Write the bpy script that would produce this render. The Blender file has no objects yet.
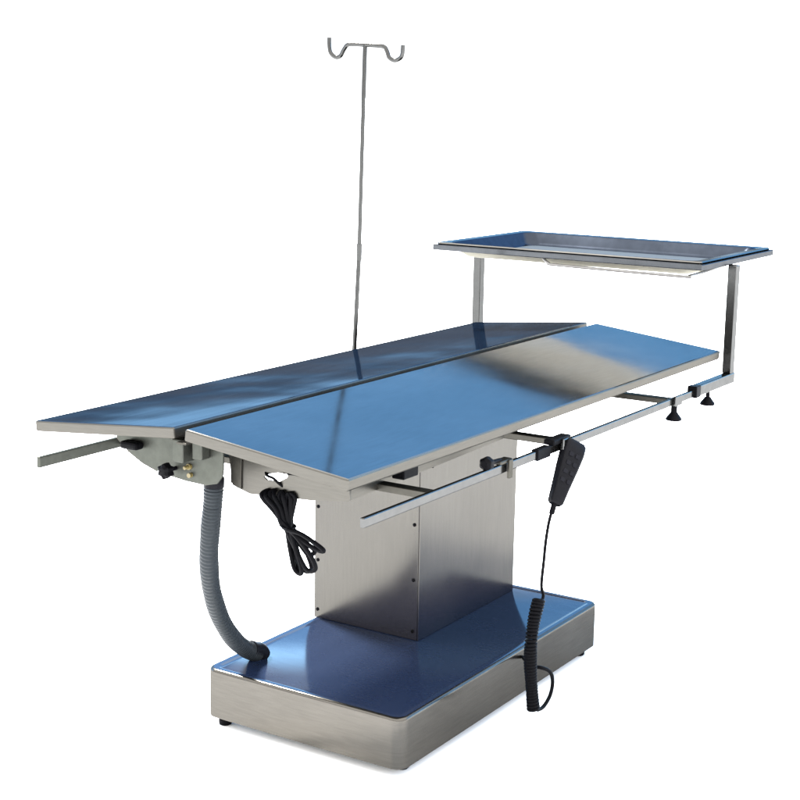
import bpy, bmesh, math, random
from mathutils import Vector, Matrix
from mathutils.geometry import tessellate_polygon
random.seed(4)
C = bpy.context.scene.collection
R = math.radians

# ------------------------------------------------------------------ materials
def nt(name):
    m = bpy.data.materials.new(name); m.use_nodes = True
    t = m.node_tree; t.nodes.clear()
    return m, t, t.nodes, t.links

def steel(name, col, rough, streak=(1, 1, 1), var=.12, rvar=.3, bump=.02, diff=.08, scale=60, cloud=.10, refl_tint=None, wave=0.):
    """worn brushed stainless steel: streaky and cloudy variation of tone and gloss"""
    m, t, N, L = nt(name)
    out = N.new('ShaderNodeOutputMaterial'); mix = N.new('ShaderNodeMixShader')
    gl = N.new('ShaderNodeBsdfAnisotropic'); df = N.new('ShaderNodeBsdfDiffuse')
    tc = N.new('ShaderNodeTexCoord'); mp = N.new('ShaderNodeMapping')
    mp.inputs['Scale'].default_value = streak
    n1 = N.new('ShaderNodeTexNoise'); n1.inputs['Scale'].default_value = scale; n1.inputs['Detail'].default_value = 5
    n2 = N.new('ShaderNodeTexNoise'); n2.inputs['Scale'].default_value = 5; n2.inputs['Detail'].default_value = 3
    L.new(tc.outputs['Object'], mp.inputs['Vector']); L.new(mp.outputs[0], n1.inputs['Vector'])
    L.new(tc.outputs['Object'], n2.inputs['Vector'])
    a = N.new('ShaderNodeMapRange'); a.inputs['From Min'].default_value = .3; a.inputs['From Max'].default_value = .7
    a.inputs['To Min'].default_value = 1 - var; a.inputs['To Max'].default_value = 1 + var
    L.new(n1.outputs['Fac'], a.inputs['Value'])
    b = N.new('ShaderNodeMapRange'); b.inputs['From Min'].default_value = .3; b.inputs['From Max'].default_value = .7
    b.inputs['To Min'].default_value = 1 - cloud; b.inputs['To Max'].default_value = 1 + cloud
    L.new(n2.outputs['Fac'], b.inputs['Value'])
    mu = N.new('ShaderNodeMath'); mu.operation = 'MULTIPLY'
    L.new(a.outputs[0], mu.inputs[0]); L.new(b.outputs[0], mu.inputs[1])
    vm = N.new('ShaderNodeVectorMath'); vm.operation = 'SCALE'; vm.inputs[0].default_value = col
    L.new(mu.outputs[0], vm.inputs['Scale']); L.new(vm.outputs[0], gl.inputs['Color']); L.new(vm.outputs[0], df.inputs['Color'])
    r = N.new('ShaderNodeMapRange'); r.inputs['From Min'].default_value = .3; r.inputs['From Max'].default_value = .7
    r.inputs['To Min'].default_value = rough * (1 - rvar); r.inputs['To Max'].default_value = rough * (1 + rvar)
    L.new(n2.outputs['Fac'], r.inputs['Value']); L.new(r.outputs[0], gl.inputs['Roughness'])
    bp = N.new('ShaderNodeBump'); bp.inputs['Strength'].default_value = bump; bp.inputs['Distance'].default_value = .002
    if bump: L.new(n1.outputs['Fac'], bp.inputs['Height']); L.new(bp.outputs[0], gl.inputs['Normal'])
    if wave:
        n3 = N.new('ShaderNodeTexNoise'); n3.inputs['Scale'].default_value = 4.5; n3.inputs['Detail'].default_value = 1.5
        L.new(tc.outputs['Object'], n3.inputs['Vector'])
        b2 = N.new('ShaderNodeBump'); b2.inputs['Strength'].default_value = 1; b2.inputs['Distance'].default_value = wave
        L.new(n3.outputs['Fac'], b2.inputs['Height'])
        if bump: L.new(b2.outputs[0], bp.inputs['Normal'])
        else: L.new(b2.outputs[0], gl.inputs['Normal'])
    if refl_tint: L.remove(df.inputs['Color'].links[0]) if df.inputs['Color'].links else None; df.inputs['Color'].default_value = (*refl_tint, 1)  # flat diffuse tint standing in for reflected sky and surroundings
    mix.inputs[0].default_value = diff
    L.new(gl.outputs[0], mix.inputs[1]); L.new(df.outputs[0], mix.inputs[2]); L.new(mix.outputs[0], out.inputs[0])
    return m

def plain(name, col, rough=.5, spec=.3, noise=.15, scale=150, bump=.1):
    m, t, N, L = nt(name)
    out = N.new('ShaderNodeOutputMaterial'); p = N.new('ShaderNodeBsdfPrincipled')
    tc = N.new('ShaderNodeTexCoord'); n1 = N.new('ShaderNodeTexNoise'); n1.inputs['Scale'].default_value = scale
    L.new(tc.outputs['Object'], n1.inputs['Vector'])
    a = N.new('ShaderNodeMapRange'); a.inputs['To Min'].default_value = 1 - noise; a.inputs['To Max'].default_value = 1 + noise
    L.new(n1.outputs['Fac'], a.inputs['Value'])
    vm = N.new('ShaderNodeVectorMath'); vm.operation = 'SCALE'; vm.inputs[0].default_value = col
    L.new(a.outputs[0], vm.inputs['Scale']); L.new(vm.outputs[0], p.inputs['Base Color'])
    p.inputs['Roughness'].default_value = rough; p.inputs['Specular IOR Level'].default_value = spec
    bp = N.new('ShaderNodeBump'); bp.inputs['Strength'].default_value = bump; bp.inputs['Distance'].default_value = .001
    L.new(n1.outputs['Fac'], bp.inputs['Height']); L.new(bp.outputs[0], p.inputs['Normal'])
    L.new(p.outputs[0], out.inputs[0])
    return m

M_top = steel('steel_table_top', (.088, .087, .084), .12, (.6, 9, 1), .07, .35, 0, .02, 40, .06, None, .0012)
M_wing = steel('steel_top_painted_reflection', (.040, .042, .045), .06, (.35, 7, 1), .14, .35, 0, .24, 22, .16, (.006, .013, .028), .0012)  # dimmed bluish steel: the dark mirrored horizon is painted into the colour
M_side = steel('steel_brushed', (.059, .056, .050), .34, (1, 1, 14), .06, .2, 0, .10, 30, .06)
M_col = steel('steel_column', (.075, .071, .061), .22, (14, 14, .7), .05, .2, 0, .30, 25, .08, (.018, .020, .040), .0008)  # navy tint stands in for the base top mirrored in the column
M_base = steel('steel_base_sides', (.062, .058, .052), .20, (1, 1, 14), .07, .25, 0, .06, 25, .10, None, .0008)
M_basetop = steel('steel_base_top', (.085, .083, .080), .12, (4, 1, 1), .05, .3, .02, .25, 25, .08, (.044, .068, .140), .0006)  # blue tint painted in where the mirrored column would come out too dark
M_bar = steel('steel_polished', (.060, .060, .059), .18, (1, 1, 1), .08, .3, .03, .05, 60, .05)
M_frame = steel('steel_frame', (.038, .040, .043), .2, (1, 1, 1), .08, .3, 0, .05, 60, .05)
M_pole = steel('steel_pole', (.045, .045, .044), .25, (1, 1, 1), .06, .3, .03, .10, 60, .05)
M_cast = steel('steel_dull_grey', (.046, .048, .042), .45, (1, 1, 1), .10, .2, .05, .30, 80, .10)
M_tray = steel('steel_tray', (.098, .094, .088), .16, (1, 1, 1), .06, .3, .03, .02, 60, .06)
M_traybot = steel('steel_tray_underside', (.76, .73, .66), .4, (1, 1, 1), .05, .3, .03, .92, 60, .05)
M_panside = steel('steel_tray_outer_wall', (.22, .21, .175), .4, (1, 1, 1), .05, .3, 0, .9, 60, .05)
M_wire = steel('bright_wire', (.16, .155, .15), .2, (1, 1, 1), .05, .3, 0, .5, 60, .05)
M_wall = steel('steel_tray_wall', (.022, .026, .034), .15, (1, 1, 1), .1, .3, 0, .03, 60, .1)  # dark reflection on the tray walls is painted into their colour
M_floor = steel('steel_tray_floor', (.06, .07, .08), .2, (1, 1, 1), .06, .3, 0, .6, 60, .1, (.060, .074, .090))  # pale blue tint stands in for the bright reflection on the floor
M_dark = steel('steel_painted_shade', (.040, .038, .033), .35, (1, 1, 1), .10, .3, .03, .2, 60, .08)
M_black = plain('black_rubber_and_shade', (.0022, .0022, .0028), .55, .03)
M_blackp = plain('black_plastic', (.003, .003, .004), .38, .05)
M_grey = plain('grey_plastic', (.0045, .0045, .006), .45, .05)
M_hose = plain('blue_grey_hose', (.012, .0145, .017), .45, .08)
M_brass = plain('brass', (.09, .07, .025), .35, .4)
M_ground = plain('white_ground', (.9, .9, .9), .95, 0, .015, 2, 0)

# ------------------------------------------------------------------ mesh helpers
def obj(name, bm, mat, parent=None, smooth=False, loc=None):
    me = bpy.data.meshes.new(name)
    bmesh.ops.recalc_face_normals(bm, faces=bm.faces[:])
    bm.to_mesh(me); bm.free()
    mats = mat if isinstance(mat, (list, tuple)) else [mat]
    for m in mats: me.materials.append(m)
    if smooth:
        for p in me.polygons: p.use_smooth = True
        try: me.set_sharp_from_angle(angle=R(40))
        except Exception: pass
    o = bpy.data.objects.new(name, me); C.objects.link(o)
    if parent:
        o.parent = parent
        o.matrix_parent_inverse = Matrix.Translation(-world_loc(parent))
    return o

def world_loc(o):
    v = Vector(o.location)
    if o.parent: v = v * 0 + Vector(o.location) + world_loc(o.parent) + o.matrix_parent_inverse.to_translation()
    return v

def thing(name, loc, label, cat):
    o = bpy.data.objects.new(name, None); C.objects.link(o)
    o.location = loc; o.empty_display_size = .05
    o['label'] = label; o['category'] = cat
    return o

def box(bm, x0, x1, y0, y1, z0, z1, bev=.0, seg=2, mi=0):
    b = bmesh.new()
    bmesh.ops.create_cube(b, size=1)
    for v in b.verts:
        v.co = Vector((x0 + (v.co.x + .5) * (x1 - x0), y0 + (v.co.y + .5) * (y1 - y0), z0 + (v.co.z + .5) * (z1 - z0)))
    if bev: bmesh.ops.bevel(b, geom=b.edges[:], offset=bev, segments=seg, affect='EDGES', profile=.5)
    join(bm, b, mi)

def join(bm, b, mi=0, mat=None):
    b.verts.index_update()
    vs = [bm.verts.new((mat @ v.co) if mat else v.co) for v in b.verts]
    for f in b.faces:
        try:
            nf = bm.faces.new([vs[v.index] for v in f.verts]); nf.material_index = mi if mi else f.material_index
            nf.smooth = f.smooth
        except ValueError: pass
    b.free()

def prism(bm, pts, a0, a1, axis='x', bev=0., mi=0):
    """polygon pts extruded along an axis. axis x: pts=(y,z); y: pts=(x,z); z: pts=(x,y)"""
    def P(p, a):
        return {'x': (a, p[0], p[1]), 'y': (p[0], a, p[1]), 'z': (p[0], p[1], a)}[axis]
    b = bmesh.new()
    A = [b.verts.new(P(p, a0)) for p in pts]; B = [b.verts.new(P(p, a1)) for p in pts]
    n = len(pts)
    b.faces.new(A); b.faces.new(B[::-1])
    for i in range(n): b.faces.new([A[i], A[(i + 1) % n], B[(i + 1) % n], B[i]])
    bmesh.ops.recalc_face_normals(b, faces=b.faces[:])
    if bev: bmesh.ops.bevel(b, geom=b.edges[:], offset=bev, segments=2, affect='EDGES', profile=.5)
    join(bm, b, mi)

def catmull(pts, n=8, closed=False):
    pts = [Vector(p) for p in pts]; N = len(pts); out = []
    rng = range(N if closed else N - 1)
    for i in rng:
        g = (lambda k: pts[k % N]) if closed else (lambda k: pts[min(max(k, 0), N - 1)])
        p0, p1, p2, p3 = g(i - 1), g(i), g(i + 1), g(i + 2)
        for k in range(n):
            t = k / n
            out.append(.5 * ((2 * p1) + (-p0 + p2) * t + (2 * p0 - 5 * p1 + 4 * p2 - p3) * t * t + (-p0 + 3 * p1 - 3 * p2 + p3) * t ** 3))
    if not closed: out.append(pts[-1])
    return out

def tube(bm, pts, r, sides=12, closed=False, rad=None, mi=0):
    pts = [Vector(p) for p in pts]; n = len(pts)
    T = []
    for i in range(n):
        a = pts[(i - 1) % n] if (closed or i > 0) else pts[0]
        b = pts[(i + 1) % n] if (closed or i < n - 1) else pts[-1]
        T.append((b - a).normalized())
    ref = Vector((0, 0, 1)) if abs(T[0].z) < .9 else Vector((1, 0, 0))
    N0 = T[0].cross(ref).normalized(); rings = []
    for i in range(n):
        if i: N0 = (N0 - T[i] * N0.dot(T[i])).normalized()
        B = T[i].cross(N0); rr = rad(i) if rad else r
        rings.append([bm.verts.new(pts[i] + (N0 * math.cos(2 * math.pi * k / sides) + B * math.sin(2 * math.pi * k / sides)) * rr) for k in range(sides)])
    m = n if closed else n - 1
    for i in range(m):
        a, b = rings[i], rings[(i + 1) % n]
        for k in range(sides):
            f = bm.faces.new([a[k], a[(k + 1) % sides], b[(k + 1) % sides], b[k]]); f.material_index = mi
    if not closed:
        bm.faces.new(rings[0][::-1]).material_index = mi; bm.faces.new(rings[-1]).material_index = mi

def lathe(bm, prof, origin, axis=(0, 0, 1), sides=24, lobes=0, amp=0.):
    """prof = [(radius, height)] spun about axis through origin"""
    ax = Vector(axis).normalized(); ref = Vector((1, 0, 0)) if abs(ax.x) < .9 else Vector((0, 1, 0))
    u = ax.cross(ref).normalized(); w = ax.cross(u); o = Vector(origin); rings = []
    for r, h in prof:
        ring = []
        for k in range(sides):
            a = 2 * math.pi * k / sides
            rr = r * (1 + amp * math.cos(lobes * a)) if lobes else r
            ring.append(bm.verts.new(o + ax * h + (u * math.cos(a) + w * math.sin(a)) * rr))
        rings.append(ring)
    for a, b in zip(rings, rings[1:]):
        for k in range(sides):
            bm.faces.new([a[k], a[(k + 1) % sides], b[(k + 1) % sides], b[k]])
    bm.faces.new(rings[0][::-1]); bm.faces.new(rings[-1])

def rounded(x0, x1, y0, y1, r, n=8):
    pts = []
    for cx, cy, a0 in ((x1 - r, y1 - r, 0), (x0 + r, y1 - r, 90), (x0 + r, y0 + r, 180), (x1 - r, y0 + r, 270)):
        for k in range(n + 1):
            a = R(a0 + 90 * k / n); pts.append((cx + r * math.cos(a), cy + r * math.sin(a)))
    return pts

def loft(bm, loops, cap0=True, cap1=True, mis=None):
    L = [[bm.verts.new(p) for p in lp] for lp in loops]; n = len(L[0])
    for j, (a, b) in enumerate(zip(L, L[1:])):
        for k in range(n):
            f = bm.faces.new([a[k], a[(k + 1) % n], b[(k + 1) % n], b[k]])
            if mis: f.material_index = mis[j]
    if cap0: bm.faces.new(L[0][::-1]).material_index = mis[0] if mis else 0
    if cap1: bm.faces.new(L[-1]).material_index = mis[-1] if mis else 0

# ------------------------------------------------------------------ the ground
bm = bmesh.new()
s = 900
bm.faces.new([bm.verts.new(p) for p in ((-s, -s, 0), (s, -s, 0), (s, s, 0), (-s, s, 0))])
g = obj('ground', bm, M_ground); g['kind'] = 'structure'

# ------------------------------------------------------------------ the operating table
T = thing('operating_table', (.60, -.02, 0), 'stainless steel operating table with a two-leaf sloping top on a boxed pedestal and heavy base', 'operating table')

# base
BX0, BX1, BY0, BY1, BH = .2507, .9323, -.2144, .1669, .1014
bm = bmesh.new()
loops = []; mis = []
for ins, z in ((.0, .019), (.0, BH - .006), (.0006, BH - .003), (.002, BH - .001), (.005, BH), (.014, BH), (.0160, BH - .0014)):
    loops.append([(x, y, z) for x, y in rounded(BX0 + ins, BX1 - ins, BY0 + ins, BY1 - ins, .020 - ins * .6)])
loft(bm, loops, mis=[0, 0, 0, 0, 1, 1])
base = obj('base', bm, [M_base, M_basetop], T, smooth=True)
for fx, fy in ((.275, .145), (.30, -.185), (.905, -.19), (.90, .14)):
    bm = bmesh.new(); lathe(bm, [(.009, 0), (.011, .002), (.011, .010), (.007, .012), (.007, .022)], (fx, fy, 0), sides=20)
    obj('foot', bm, M_black, base, smooth=True)

# column
CX0, CX1, CY0, CY1 = .5600, .9007, -.0481, .1740
CZ0, CZ1 = BH - .0020, .500
bm = bmesh.new(); box(bm, CX0, CX1, CY0, CY1 - .004, CZ0, CZ1, .0015)
col = obj('column', bm, M_col, T)
bm = bmesh.new(); box(bm, CX0 - .0028, CX0 - .0003, CY0 + .0005, CY1 - .0045, CZ0 + .001, CZ1 - .002, .0008)
pan = obj('cover_panel', bm, M_col, col)
bm = bmesh.new(); box(bm, CX0 - .0027, CX1 - .003, CY0 - .0022, CY0 - .0003, CZ0 + .001, CZ1 - .002, .0007)
pan2 = obj('cover_panel', bm, M_col, col)
def screw(p, ax, par, r=.0032, m=None):
    b = bmesh.new(); lathe(b, [(r, 0), (r, .001), (r * .6, .0018)], p, ax, 12); obj('screw', b, m or M_black, par, smooth=True)
for z in (.405, .306, .208, .116): screw((CX0 - .0028, CY0 + .009, z), (-1, 0, 0), col)
for z in (.405, .306, .208, .116): screw((CX0 - .0028, CY1 - .012, z), (-1, 0, 0), col)
screw((CX0 + .034, CY0 - .0022, .403), (0, -1, 0), col); screw((CX1 - .022, CY0 - .0022, .403), (0, -1, 0), col, .0026)

# carriage between column and leaves
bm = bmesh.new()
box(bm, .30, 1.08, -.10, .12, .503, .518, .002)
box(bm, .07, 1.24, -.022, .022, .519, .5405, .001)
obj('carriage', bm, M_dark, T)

# table leaves: folded steel sheet
def leaf(x0, x1, y0, z0, y1, z1, th, mat, mside, name, lab=None):
    d = Vector((0, y1 - y0, z1 - z0)).normalized(); n = Vector((0, -d.z, d.y));
    if n.z < 0: n = -n
    b = bmesh.new()
    P = [Vector((0, y0, z0)), Vector((0, y1, z1)), Vector((0, y1, z1)) - n * th, Vector((0, y0, z0)) - n * th]
    prism(b, [(p.y, p.z) for p in P], x0, x1, 'x', .0026)
    bmesh.ops.recalc_face_normals(b, faces=b.faces[:])
    for f in b.faces: f.material_index = 0 if f.normal.dot(n) > .8 else 1
    o = obj(name, b, [mat, mside], T)
    if lab: o['label'] = lab
    return o
ZT = .5651
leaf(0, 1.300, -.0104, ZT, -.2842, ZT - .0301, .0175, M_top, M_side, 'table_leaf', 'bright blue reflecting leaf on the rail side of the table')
leaf(0, 1.3025, .0104, ZT, .2793, ZT - .0250, .0165, M_wing, M_side, 'table_leaf', 'leaf on the pole side of the table, its dark reflection put into the colour')
# gutter under the seam
bm = bmesh.new(); box(bm, .004, 1.297, -.0088, .0088, .5412, .5440, .0005)
obj('gutter', bm, M_dark, T)

# curved tilt plate at the near end with its knob, pin and little block
bm = bmesh.new()
pts = [(.1760, .5235), (.1700, .5160), (.1500, .5010), (.1276, .4885), (.1000, .4800), (.0700, .4745), (.0400, .4715), (.0047, .4705), (-.0170, .4760), (-.0260, .4870), (-.0280, .4980), (-.0280, .5390), (.0, .5405), (.030, .5405)]
prism(bm, pts, .060, .064, 'x', .0008)
tilt = obj('tilt_plate', bm, M_cast, T)
bm = bmesh.new(); prism(bm, [(.1750, .5230), (.168, .5150), (.150, .5020), (.125, .4900), (.10, .4815), (.10, .476), (.128, .4845), (.155, .498), (.178, .5160)], .0645, .092, 'x', .0006)
obj('rim_flange', bm, M_dark, tilt)
bm = bmesh.new()
lathe(bm, [(.003, 0), (.003, .018)], (.060, .0585, .4884), (-1, 0, 0), 12)
lathe(bm, [(.004, .014), (.0100, .016), (.0105, .021), (.0100, .028), (.006, .031)], (.060, .0585, .4884), (-1, 0, 0), 48, 6, .14)
obj('knob', bm, M_black, tilt, smooth=True)
bm = bmesh.new(); lathe(bm, [(.0045, 0), (.0045, .004), (.0028, .004), (.0028, .012), (.002, .013)], (.060, .0325, .4945), (-1, 0, 0), 16)
lathe(bm, [(.0035, 0), (.0035, .006)], (.060, .0300, .4825), (-1, 0, 0), 16)
obj('pin', bm, M_brass, tilt, smooth=True)
bm = bmesh.new(); box(bm, .030, .0595, .020, .040, .5060, .5400, .002); box(bm, .040, .0595, -.006, .012, .512, .5400, .002)
obj('hinge_block', bm, M_cast, tilt)
bm = bmesh.new(); box(bm, .040, .0595, .118, .150, .5080, .5200, .004)
obj('stop_block', bm, M_black, tilt)

# control box plate with the cut-out
outer = [(.0090, .4985), (.0105, .5200), (-.2000, .5180), (-.2050, .4700), (-.1980, .4660), (-.1400, .4585), (-.0293, .4510), (-.0050, .4570), (.0035, .4600)]
hole = [(-.0540, .4800), (-.0600, .4760), (-.0820, .4770), (-.0960, .4850), (-.0990, .4910), (-.0900, .4925), (-.0640, .4860)]
bm = bmesh.new()
tri = tessellate_polygon([[Vector((y, z, 0)) for y, z in outer], [Vector((y, z, 0)) for y, z in hole]])
pts = outer + hole
V0 = [bm.verts.new((.120, y, z)) for y, z in pts]; V1 = [bm.verts.new((.123, y, z)) for y, z in pts]
for a, b, c in tri:
    bm.faces.new([V0[a], V0[b], V0[c]]); bm.faces.new([V1[c], V1[b], V1[a]])
for lp0, lp in ((0, len(outer)), (len(outer), len(hole))):
    for i in range(lp):
        a, b = lp0 + i, lp0 + (i + 1) % lp
        bm.faces.new([V0[a], V0[b], V1[b], V1[a]])
plate = obj('control_plate', bm, M_side, T)
bm = bmesh.new(); prism(bm, [(.1235, .4610), (.200, .4690), (.200, .515), (.1235, .515)], .0065, .0092, 'y')
obj('plate_flange', bm, M_dark, plate)
bm = bmesh.new(); prism(bm, [(.1235, .4680), (.56, .478), (.56, .4995), (.1235, .508)], -.2040, -.2015, 'y')
obj('side_apron', bm, M_side, plate)
bm = bmesh.new()
tube(bm, catmull([(.1185, -.0985, .4910), (.117, -.110, .4925), (.1185, -.120, .4915)], 5), .0016, 8)
tube(bm, catmull([(.128, -.052, .490), (.117, -.062, .4845), (.116, -.074, .4820), (.117, -.083, .4760), (.122, -.088, .470)], 6), .0020, 8)
obj('plate_grommet', bm, M_black, plate, smooth=True)
bm = bmesh.new(); lathe(bm, [(.0035, 0), (.0035, .001), (.002, .0016)], (.120, -.172, .487), (-1, 0, 0), 12); obj('screw', bm, M_dark, plate, smooth=True)

# drain hose, ribbed
hp = catmull([(.100, .0212, .4690), (.1030, .0265, .4300), (.1100, .0375, .3850), (.1290, .0560, .3320), (.164, .0800, .2730), (.210, .1017, .2118), (.258, .1160, .1610), (.300, .1235, .1280), (.333, .1245, .1095)], 34)
bm = bmesh.new()
tube(bm, hp, .0138, 20, rad=lambda i: (.0147 if i % 4 < 2 else .0136) + .0003 * math.sin(i * .13))
hose = obj('drain_hose', bm, M_hose, T, smooth=True)
bm = bmesh.new(); lathe(bm, [(.0110, 0), (.0150, .002), (.0150, .016), (.012, .018)], (.0998, .0210, .4560), (0.03, .0, 1), 24)
obj('hose_collar', bm, M_grey, hose, smooth=True)
bm = bmesh.new(); lathe(bm, [(.0105, 0), (.0105, .024)], (.1000, .0212, .4715), (0, 0, 1), 24)
obj('drain_spout', bm, M_cast, T, smooth=True)
bm = bmesh.new(); tube(bm, catmull([(.316, .1245, .1210), (.328, .1245, .1155), (.339, .1245, .1110), (.346, .1243, .1020)], 6), .0150, 20)
obj('hose_collar', bm, M_grey, hose, smooth=True)

# side rails and the bars that carry them
def rail(x0, x1, y0, y1, zn, mat=M_bar, h=.0070):
    b = bmesh.new(); box(b, x0, x1, y0, y1, zn - h, zn + h, .0016); return obj('side_rail', b, mat, T)
rail(.0235, 1.180, -.2935, -.2865, .4725)
rail(.0175, 1.180, .2895, .2965, .4710, M_cast, .0085)
for x in (.200, .612, 1.048):
    bm = bmesh.new()
    box(bm, x - .010, x + .010, -.2862, .2892, .4680, .4785, .0010)
    box(bm, x - .009, x + .009, -.060, -.045, .4788, .5025, .001); box(bm, x - .009, x + .009, .045, .060, .4788, .5025, .001)
    obj('cross_bar', bm, M_dark, T)
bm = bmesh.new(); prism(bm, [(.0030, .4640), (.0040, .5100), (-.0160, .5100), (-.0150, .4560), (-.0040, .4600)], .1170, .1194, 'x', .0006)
obj('plate_fold_shade', bm, M_dark, plate)  # dark piece laid on the plate in place of the flange's shade
bm = bmesh.new(); box(bm, .222, .262, -.228, -.207, .4800, .5060, .002)
obj('opening_shade', bm, M_black, T)  # black block added in place of the shaded opening above the first bar

# ------------------------------------------------------------------ tray support: two arms, posts and frame
S = thing('tray_stand', (1.335, 0, .48), 'polished square-tube stand holding the instrument tray above the foot end of the table', 'stand')
for sy, m in ((-1, M_bar), (1, M_pole)):
    bm = bmesh.new(); yc = sy * .2905 + .0015
    box(bm, 1.170, 1.352, yc - .009, yc + .009, .4655, .4860, .0018)
    arm = obj('arm', bm, m, S)
    bm = bmesh.new(); box(bm, 1.148, 1.1695, yc - .0100, yc + .0100, .4640, .4865, .0015)
    obj('arm_collar', bm, M_black, arm)
    bm = bmesh.new(); box(bm, 1.3255, 1.3450, yc - .0095, yc + .0095, .4862, .7035, .0015)
    obj('post', bm, m, S)
    bm = bmesh.new(); lathe(bm, [(.004, 0), (.004, .012), (.006, .013), (.0135, .023), (.0150, .026), (.014, .028)], (1.232, yc, .4655), (0, 0, -1), 32)
    obj('clamp_knob', bm, M_black, arm, smooth=True)
bm = bmesh.new()
X0, X1, Y0, Y1 = 1.177, 1.5756, -.2846, .3158
w = .011
box(bm, X0, X0 + w, Y0, Y1, .7045, .7160, .0015); box(bm, X1 - w, X1, Y0, Y1, .7045, .7160, .0015)
box(bm, X0 + w + .0004, X1 - w - .0004, Y0, Y0 + w, .7040, .7155, .0012); box(bm, X0 + w + .0004, X1 - w - .0004, Y1 - w, Y1, .7040, .7155, .0012)
obj('frame', bm, M_frame, S)
# light support wires under the tray
bm = bmesh.new()
tube(bm, catmull([(1.190, .060, .7030), (1.184, .045, .6950), (1.184, .020, .6925), (1.186, -.235, .6900), (1.200, -.252, .6910), (1.30, -.256, .695), (1.40, -.258, .7010)], 8), .0030, 10)
obj('support_wire', bm, M_wire, S, smooth=True)
# knobs under the table's own rail
bm = bmesh.new(); lathe(bm, [(.006, 0), (.006, .014), (.0062, .015), (.0140, .025), (.0155, .028), (.0145, .030)], (1.062, -.2900, .4655), (0, 0, -1), 32)
obj('clamp_knob', bm, M_black, T, smooth=True)
bm = bmesh.new(); box(bm, 1.046, 1.078, -.2995, -.2940, .4640, .4830, .0012)
obj('clamp_plate', bm, M_bar, T)

# ------------------------------------------------------------------ instrument tray
Tr = thing('instrument_tray', (1.376, .0156, .717), 'shallow rectangular steel instrument tray lying in the raised frame', 'tray')
bm = bmesh.new(); loops = []
def rl(ins, z, r): return [(x, y, z) for x, y in rounded(X0 + ins, X1 - ins, Y0 + ins, Y1 - ins, r)]
seq = [(.006, .7162, .010), (.0045, .7185, .010), (.0065, .7208, .010), (.010, .7200, .012), (.024, .7195, .022), (.028, .7175, .024), (.040, .6990, .026), (.050, .6925, .022), (.056, .6915, .02)]
loft(bm, [rl(*q) for q in seq], cap0=False, cap1=True, mis=[1, 0, 0, 0, 1, 1, 1, 2])
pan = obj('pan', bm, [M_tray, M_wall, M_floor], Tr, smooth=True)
bm = bmesh.new()
seq = [(.007, .7164, .010), (.020, .7166, .022), (.0265, .7160, .024), (.0380, .6975, .026), (.049, .6900, .022), (.056, .6890, .02)]
loft(bm, [rl(*q) for q in seq], cap0=False, cap1=True, mis=[1, 1, 1, 1, 0])
un = obj('pan_underside', bm, [M_traybot, M_panside], Tr, smooth=True)

# ------------------------------------------------------------------ IV pole
I = thing('iv_pole', (.8733, .3075, .50), 'tall thin steel drip pole with a double hook at its top', 'pole')
pb, pt, pj = Vector((.8715, .3075, .440)), Vector((.902, .3075, 1.1142)), Vector((.8900, .3075, .7095))
pb2 = Vector((.8715, .3075, .440))
bm = bmesh.new(); tube(bm, [pb, pj], .0046, 14); low = obj('lower_tube', bm, M_pole, I, smooth=True)
bm = bmesh.new(); tube(bm, [pj + Vector((.0005, 0, -.004)), pj + Vector((.0005, 0, .028))], .0054, 14); obj('coupling', bm, M_pole, I, smooth=True)
bm = bmesh.new(); tube(bm, [pj + Vector((.0008, 0, .028)), pt], .0042, 14); obj('upper_tube', bm, M_pole, I, smooth=True)
k = .965
def hk(y, z): return (.902, .3075 + (y - .345) * k, 1.1142 + (z - 1.1162) * k)
bm = bmesh.new()
tube(bm, catmull([hk(.4315, 1.1310), hk(.4310, 1.1140), hk(.4275, 1.1010), hk(.4160, 1.0930), hk(.4040, 1.0950), hk(.3960, 1.1070), hk(.3870, 1.1165), hk(.3720, 1.1178), hk(.345, 1.1165), hk(.3130, 1.1148), hk(.2990, 1.1120), hk(.2925, 1.1030), hk(.2875, 1.0920), hk(.2760, 1.0870), hk(.2650, 1.0895), hk(.2580, 1.0970), hk(.2560, 1.1160)], 6), .0040, 12)
obj('hook', bm, M_pole, I, smooth=True)
bm = bmesh.new(); box(bm, .858, .886, .2970, .3190, .4620, .4830, .002)
obj('pole_socket', bm, M_dark, T)

# ------------------------------------------------------------------ rail clamp with its knob
K = thing('rail_clamp', (.40, -.290, .4725), 'small dark clamp with a round black knob gripping the side rail', 'clamp')
bm = bmesh.new()
box(bm, .383, .418, -.2975, -.2825, .4805, .4865, .0015); box(bm, .404, .415, -.3010, -.2960, .4570, .4860, .0012)
obj('jaw', bm, M_dark, K)
bm = bmesh.new(); lathe(bm, [(.0035, 0), (.0035, .040)], (.394, -.2900, .4862), (-1, 0, .06), 12)
obj('spindle', bm, M_black, K, smooth=True)
bm = bmesh.new(); lathe(bm, [(.005, 0), (.0095, .003), (.0105, .008), (.0100, .014), (.0055, .018)], (.362, -.2900, .4880), (-1, 0, .06), 36, 6, .06)
obj('knob', bm, M_black, K, smooth=True)

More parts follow.
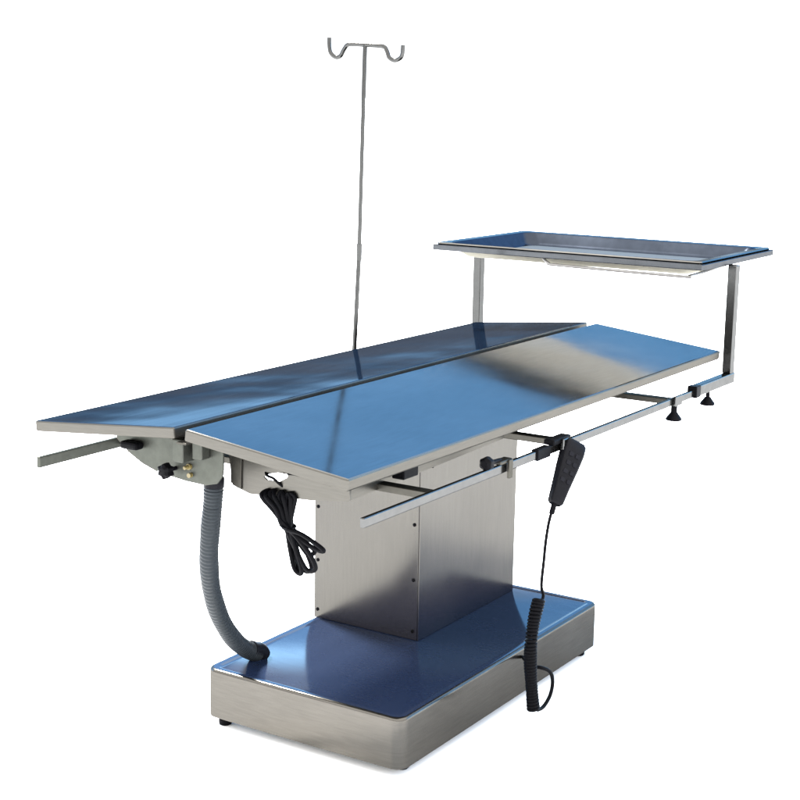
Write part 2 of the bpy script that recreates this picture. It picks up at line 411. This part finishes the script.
# ------------------------------------------------------------------ hand control
H = thing('hand_control', (.57, -.31, .44), 'black handset hanging from the side rail by its hook with a coiled cord below', 'hand control')
top, bot = Vector((.6030, -.3120, .4780)), Vector((.5370, -.3120, .3900))
ax = (top - bot).normalized(); ln = (top - bot).length
fw = Vector((-.70, -.72, 0)); sd = ax.cross(fw).normalized(); fw = sd.cross(ax).normalized()
if fw.y > 0: fw = -fw
fr = Matrix(((sd.x, ax.x, fw.x, bot.x), (sd.y, ax.y, fw.y, bot.y), (sd.z, ax.z, fw.z, bot.z), (0, 0, 0, 1)))
bm = bmesh.new()
prof = [(0, .0090, .0065), (.004, .0120, .0085), (.03, .0140, .0100), (.065, .0175, .0115), (.092, .0195, .0120), (.106, .0185, .0110), (ln + .001, .0150, .0080)]
loops = []
for h, a, b in prof:
    loops.append([fr @ Vector((x, h, y)) for x, y in rounded(-a, a, -b, b, b * .55, 5)])
loft(bm, loops)
hb = obj('handset', bm, M_blackp, H, smooth=True)
for i, h in enumerate((.040, .055, .070, .085)):
    for sx in (-.006, .006):
        b = bmesh.new(); zt = .0104 + (h - .03) * .035
        loft(b, [[fr @ Vector((x, y + h, zt - .001)) for x, y in rounded(sx - .0045, sx + .0045, -.004, .004, .002, 3)],
                 [fr @ Vector((x, y + h, zt + .0012)) for x, y in rounded(sx - .004, sx + .004, -.0035, .0035, .002, 3)]])
        obj('button', b, M_grey, hb)
bm = bmesh.new()
box(bm, .552, .612, -.3000, -.2805, .4800, .4890, .002); box(bm, .505, .548, -.2965, -.2835, .4635, .4815, .0015)
obj('rail_hook', bm, M_black, H)
bm = bmesh.new(); box(bm, .574, .592, -.3060, -.3003, .4700, .4880, .0015)
obj('hook_plate', bm, M_bar, H)
# cord: straight run, coil, loop
bm = bmesh.new()
tube(bm, catmull([(.5370, -.3115, .3900), (.5230, -.3110, .3680), (.5150, -.3100, .3350), (.5100, -.3100, .3000), (.5060, -.3100, .2750), (.5060, -.3100, .2600), (.5130, -.3100, .2480), (.5110, -.3100, .2400), (.4980, -.3110, .2400)], 8), .0026, 10)
tube(bm, [(.5365, -.3118, .3915), (.5290, -.3112, .3760)], .0045, 12)
cl = catmull([(.4985, -.310, .2420), (.4850, -.310, .2150), (.4770, -.310, .1800), (.4765, -.310, .1450), (.4830, -.310, .1050), (.4930, -.310, .0600)], 90)
hel = []; acc = 0
for i in range(len(cl)):
    t = (cl[min(i + 1, len(cl) - 1)] - cl[max(i - 1, 0)]).normalized()
    u = t.cross(Vector((0, 1, 0))).normalized(); w = t.cross(u)
    if i: acc += (cl[i] - cl[i - 1]).length
    a = acc / .0052 * 2 * math.pi + 1.5 * math.sin(i * .021) + .9 * math.sin(i * .053)
    hel.append(cl[i] + (u * math.cos(a) + w * math.sin(a)) * (.0078 + .0005 * math.sin(i * .031)))
tube(bm, hel, .0028, 8)
tube(bm, catmull([hel[-1], (.508, -.310, .0540), (.530, -.310, .0530), (.552, -.310, .0660), (.558, -.310, .0880), (.545, -.310, .1080), (.530, -.300, .1170), (.545, -.280, .1080), (.590, -.245, .0960), (.630, -.2160, .0855)], 8), .0031, 10)
obj('cord', bm, M_black, H, smooth=True)

# ------------------------------------------------------------------ tied power cord
W = thing('power_cord', (.113, -.105, .417), 'bundle of looped black mains cable tied in the middle, hanging below the table', 'cable')
bm = bmesh.new()
tie = Vector((.112, -.1050, .4170))
tops = [(-.0640, .4620), (-.0760, .4640), (-.0900, .4640), (-.1010, .4630), (-.1060, .4640)]
bots = [((-.1640, .4000), (-.1720, .3940), (-.1560, .3945)), ((-.1480, .3830), (-.1560, .3650), (-.1400, .3600)),
        ((-.1270, .3700), (-.1290, .3520), (-.1160, .3560)), ((-.1400, .3950), (-.1500, .3880), (-.1380, .3800)),
        ((-.1180, .3720), (-.1240, .3560), (-.1120, .3600)), ((-.1350, .3760), (-.1400, .3580), (-.1260, .3540))]
for i, (a, b, c) in enumerate(bots):
    ty, tz = tops[i % 5]; dx = (i - 2.5) * .0032
    j = lambda s: random.uniform(-s, s)
    o1, o2 = .003 * math.cos(i * 1.3), .003 * math.sin(i * 1.3)
    path = [(.112 + dx, -.105 + o1, .417 + o2), (.110 + dx, (a[0] - .105) / 2 + .000, (a[1] + .417) / 2 + .004), (.110 + dx, a[0], a[1] + .001), (.112 + dx, *b), (.113 + dx, *c),
            (.114 + dx, (c[0] - .105) / 2 + .004, (c[1] + .417) / 2), (.113 + dx, -.103 + o2, .418 + o1),
            (.113 + dx, (ty - .105) / 2 + .003, (tz + .417) / 2), (.114 + dx, ty + .003, tz - .006), (.117, ty, tz), (.113 + dx, ty - .006, tz - .006), (.112 + dx, (ty - .105) / 2 - .004, (tz + .417) / 2 + .002)]
    tube(bm, catmull(path, 7, True), .0034, 9, closed=True)
cab = obj('cable', bm, M_black, W, smooth=True)
bm = bmesh.new(); tube(bm, [(.112 + .012 * math.cos(a), -.105 + .0085 * math.sin(a), .417 + .002 * math.sin(a)) for a in [2 * math.pi * q / 20 for q in range(20)]], .0016, 8, closed=True)
tube(bm, [(.104, -.098, .4185), (.103, -.062, .4130)], .0007, 6)
obj('cable_tie', bm, M_grey, W, smooth=True)

# ------------------------------------------------------------------ light
w = bpy.data.worlds.new('World'); bpy.context.scene.world = w; w.use_nodes = True
t = w.node_tree; N = t.nodes; L = t.links; N.clear()
out = N.new('ShaderNodeOutputWorld'); bg = N.new('ShaderNodeBackground'); L.new(bg.outputs[0], out.inputs[0])
tc = N.new('ShaderNodeTexCoord'); sep = N.new('ShaderNodeSeparateXYZ'); L.new(tc.outputs['Generated'], sep.inputs[0])
def ramp(stops):
    r = N.new('ShaderNodeValToRGB'); e = r.color_ramp.elements
    while len(e) > 1: e.remove(e[-1])
    e[0].position = stops[0][0]; e[0].color = (*stops[0][1], 1)
    for p, c in stops[1:]:
        q = e.new(p); q.color = (*c, 1)
    L.new(sep.outputs['Z'], r.inputs[0]); return r
# clear blue sky beyond the table, added white brightness elsewhere to whiten ground and shadows (values are tenths, scaled by the strength below)
front = ramp([(0, (.11, .11, .11)), (.0655, (.11, .11, .11)), (.069, (.03, .04, .05)), (.076, (.05, .08, .12)), (.084, (.34, .66, 1.0)), (.125, (.34, .64, .98)), (.18, (.062, .165, .32)), (.45, (.050, .140, .29)), (.60, (.16, .22, .30)), (.8, (.28, .28, .28))])
rear = ramp([(0, (.12, .12, .12)), (.15, (.20, .20, .20)), (.5, (.30, .295, .285))])
dot = N.new('ShaderNodeVectorMath'); dot.operation = 'DOT_PRODUCT'; L.new(tc.outputs['Generated'], dot.inputs[0]); dot.inputs[1].default_value = (math.cos(R(25)), math.sin(R(25)), 0)
mr = N.new('ShaderNodeMapRange'); mr.interpolation_type = 'SMOOTHSTEP'; mr.inputs['From Min'].default_value = -.15; mr.inputs['From Max'].default_value = .35
L.new(dot.outputs['Value'], mr.inputs['Value'])
mx = N.new('ShaderNodeMix'); mx.data_type = 'RGBA'; L.new(mr.outputs[0], mx.inputs[0]); L.new(rear.outputs[0], mx.inputs[6]); L.new(front.outputs[0], mx.inputs[7])
L.new(mx.outputs[2], bg.inputs[0]); bg.inputs[1].default_value = 4.5

sun = bpy.data.lights.new('sun', 'SUN'); sun.energy = 5.0; sun.angle = R(12); sun.color = (1, .97, .92)
so = bpy.data.objects.new('sun', sun); C.objects.link(so)
d = Vector((-.25, -.75, -1.0)).normalized()      # light travels this way
so.rotation_euler = d.to_track_quat('-Z', 'Y').to_euler(); so.location = (0, 3, 4)

# ------------------------------------------------------------------ camera
cam = bpy.data.cameras.new('camera'); co = bpy.data.objects.new('camera', cam); C.objects.link(co)
cam.sensor_width = 36; cam.lens = 36 * 1535.93 / 800; cam.clip_end = 3000; cam.clip_start = .05
cam.shift_x = .95 / 800; cam.shift_y = .81 / 800
rt = Vector((.54101356, -.84083783, .0172068)); up = Vector((.1542026, .11928855, .98081181)); fw = Vector((.82675624, .52797915, -.19419611))
co.matrix_world = Matrix(((rt.x, up.x, -fw.x, -1.58173766), (rt.y, up.y, -fw.y, -1.36937021), (rt.z, up.z, -fw.z, 1.0189313), (0, 0, 0, 1)))
sc = bpy.context.scene; sc.camera = co
sc.view_settings.view_transform = 'Standard'; sc.view_settings.look = 'None'; sc.view_settings.gamma = 1
sc.view_settings.exposure = 2.0
sc.cycles.max_bounces = 10
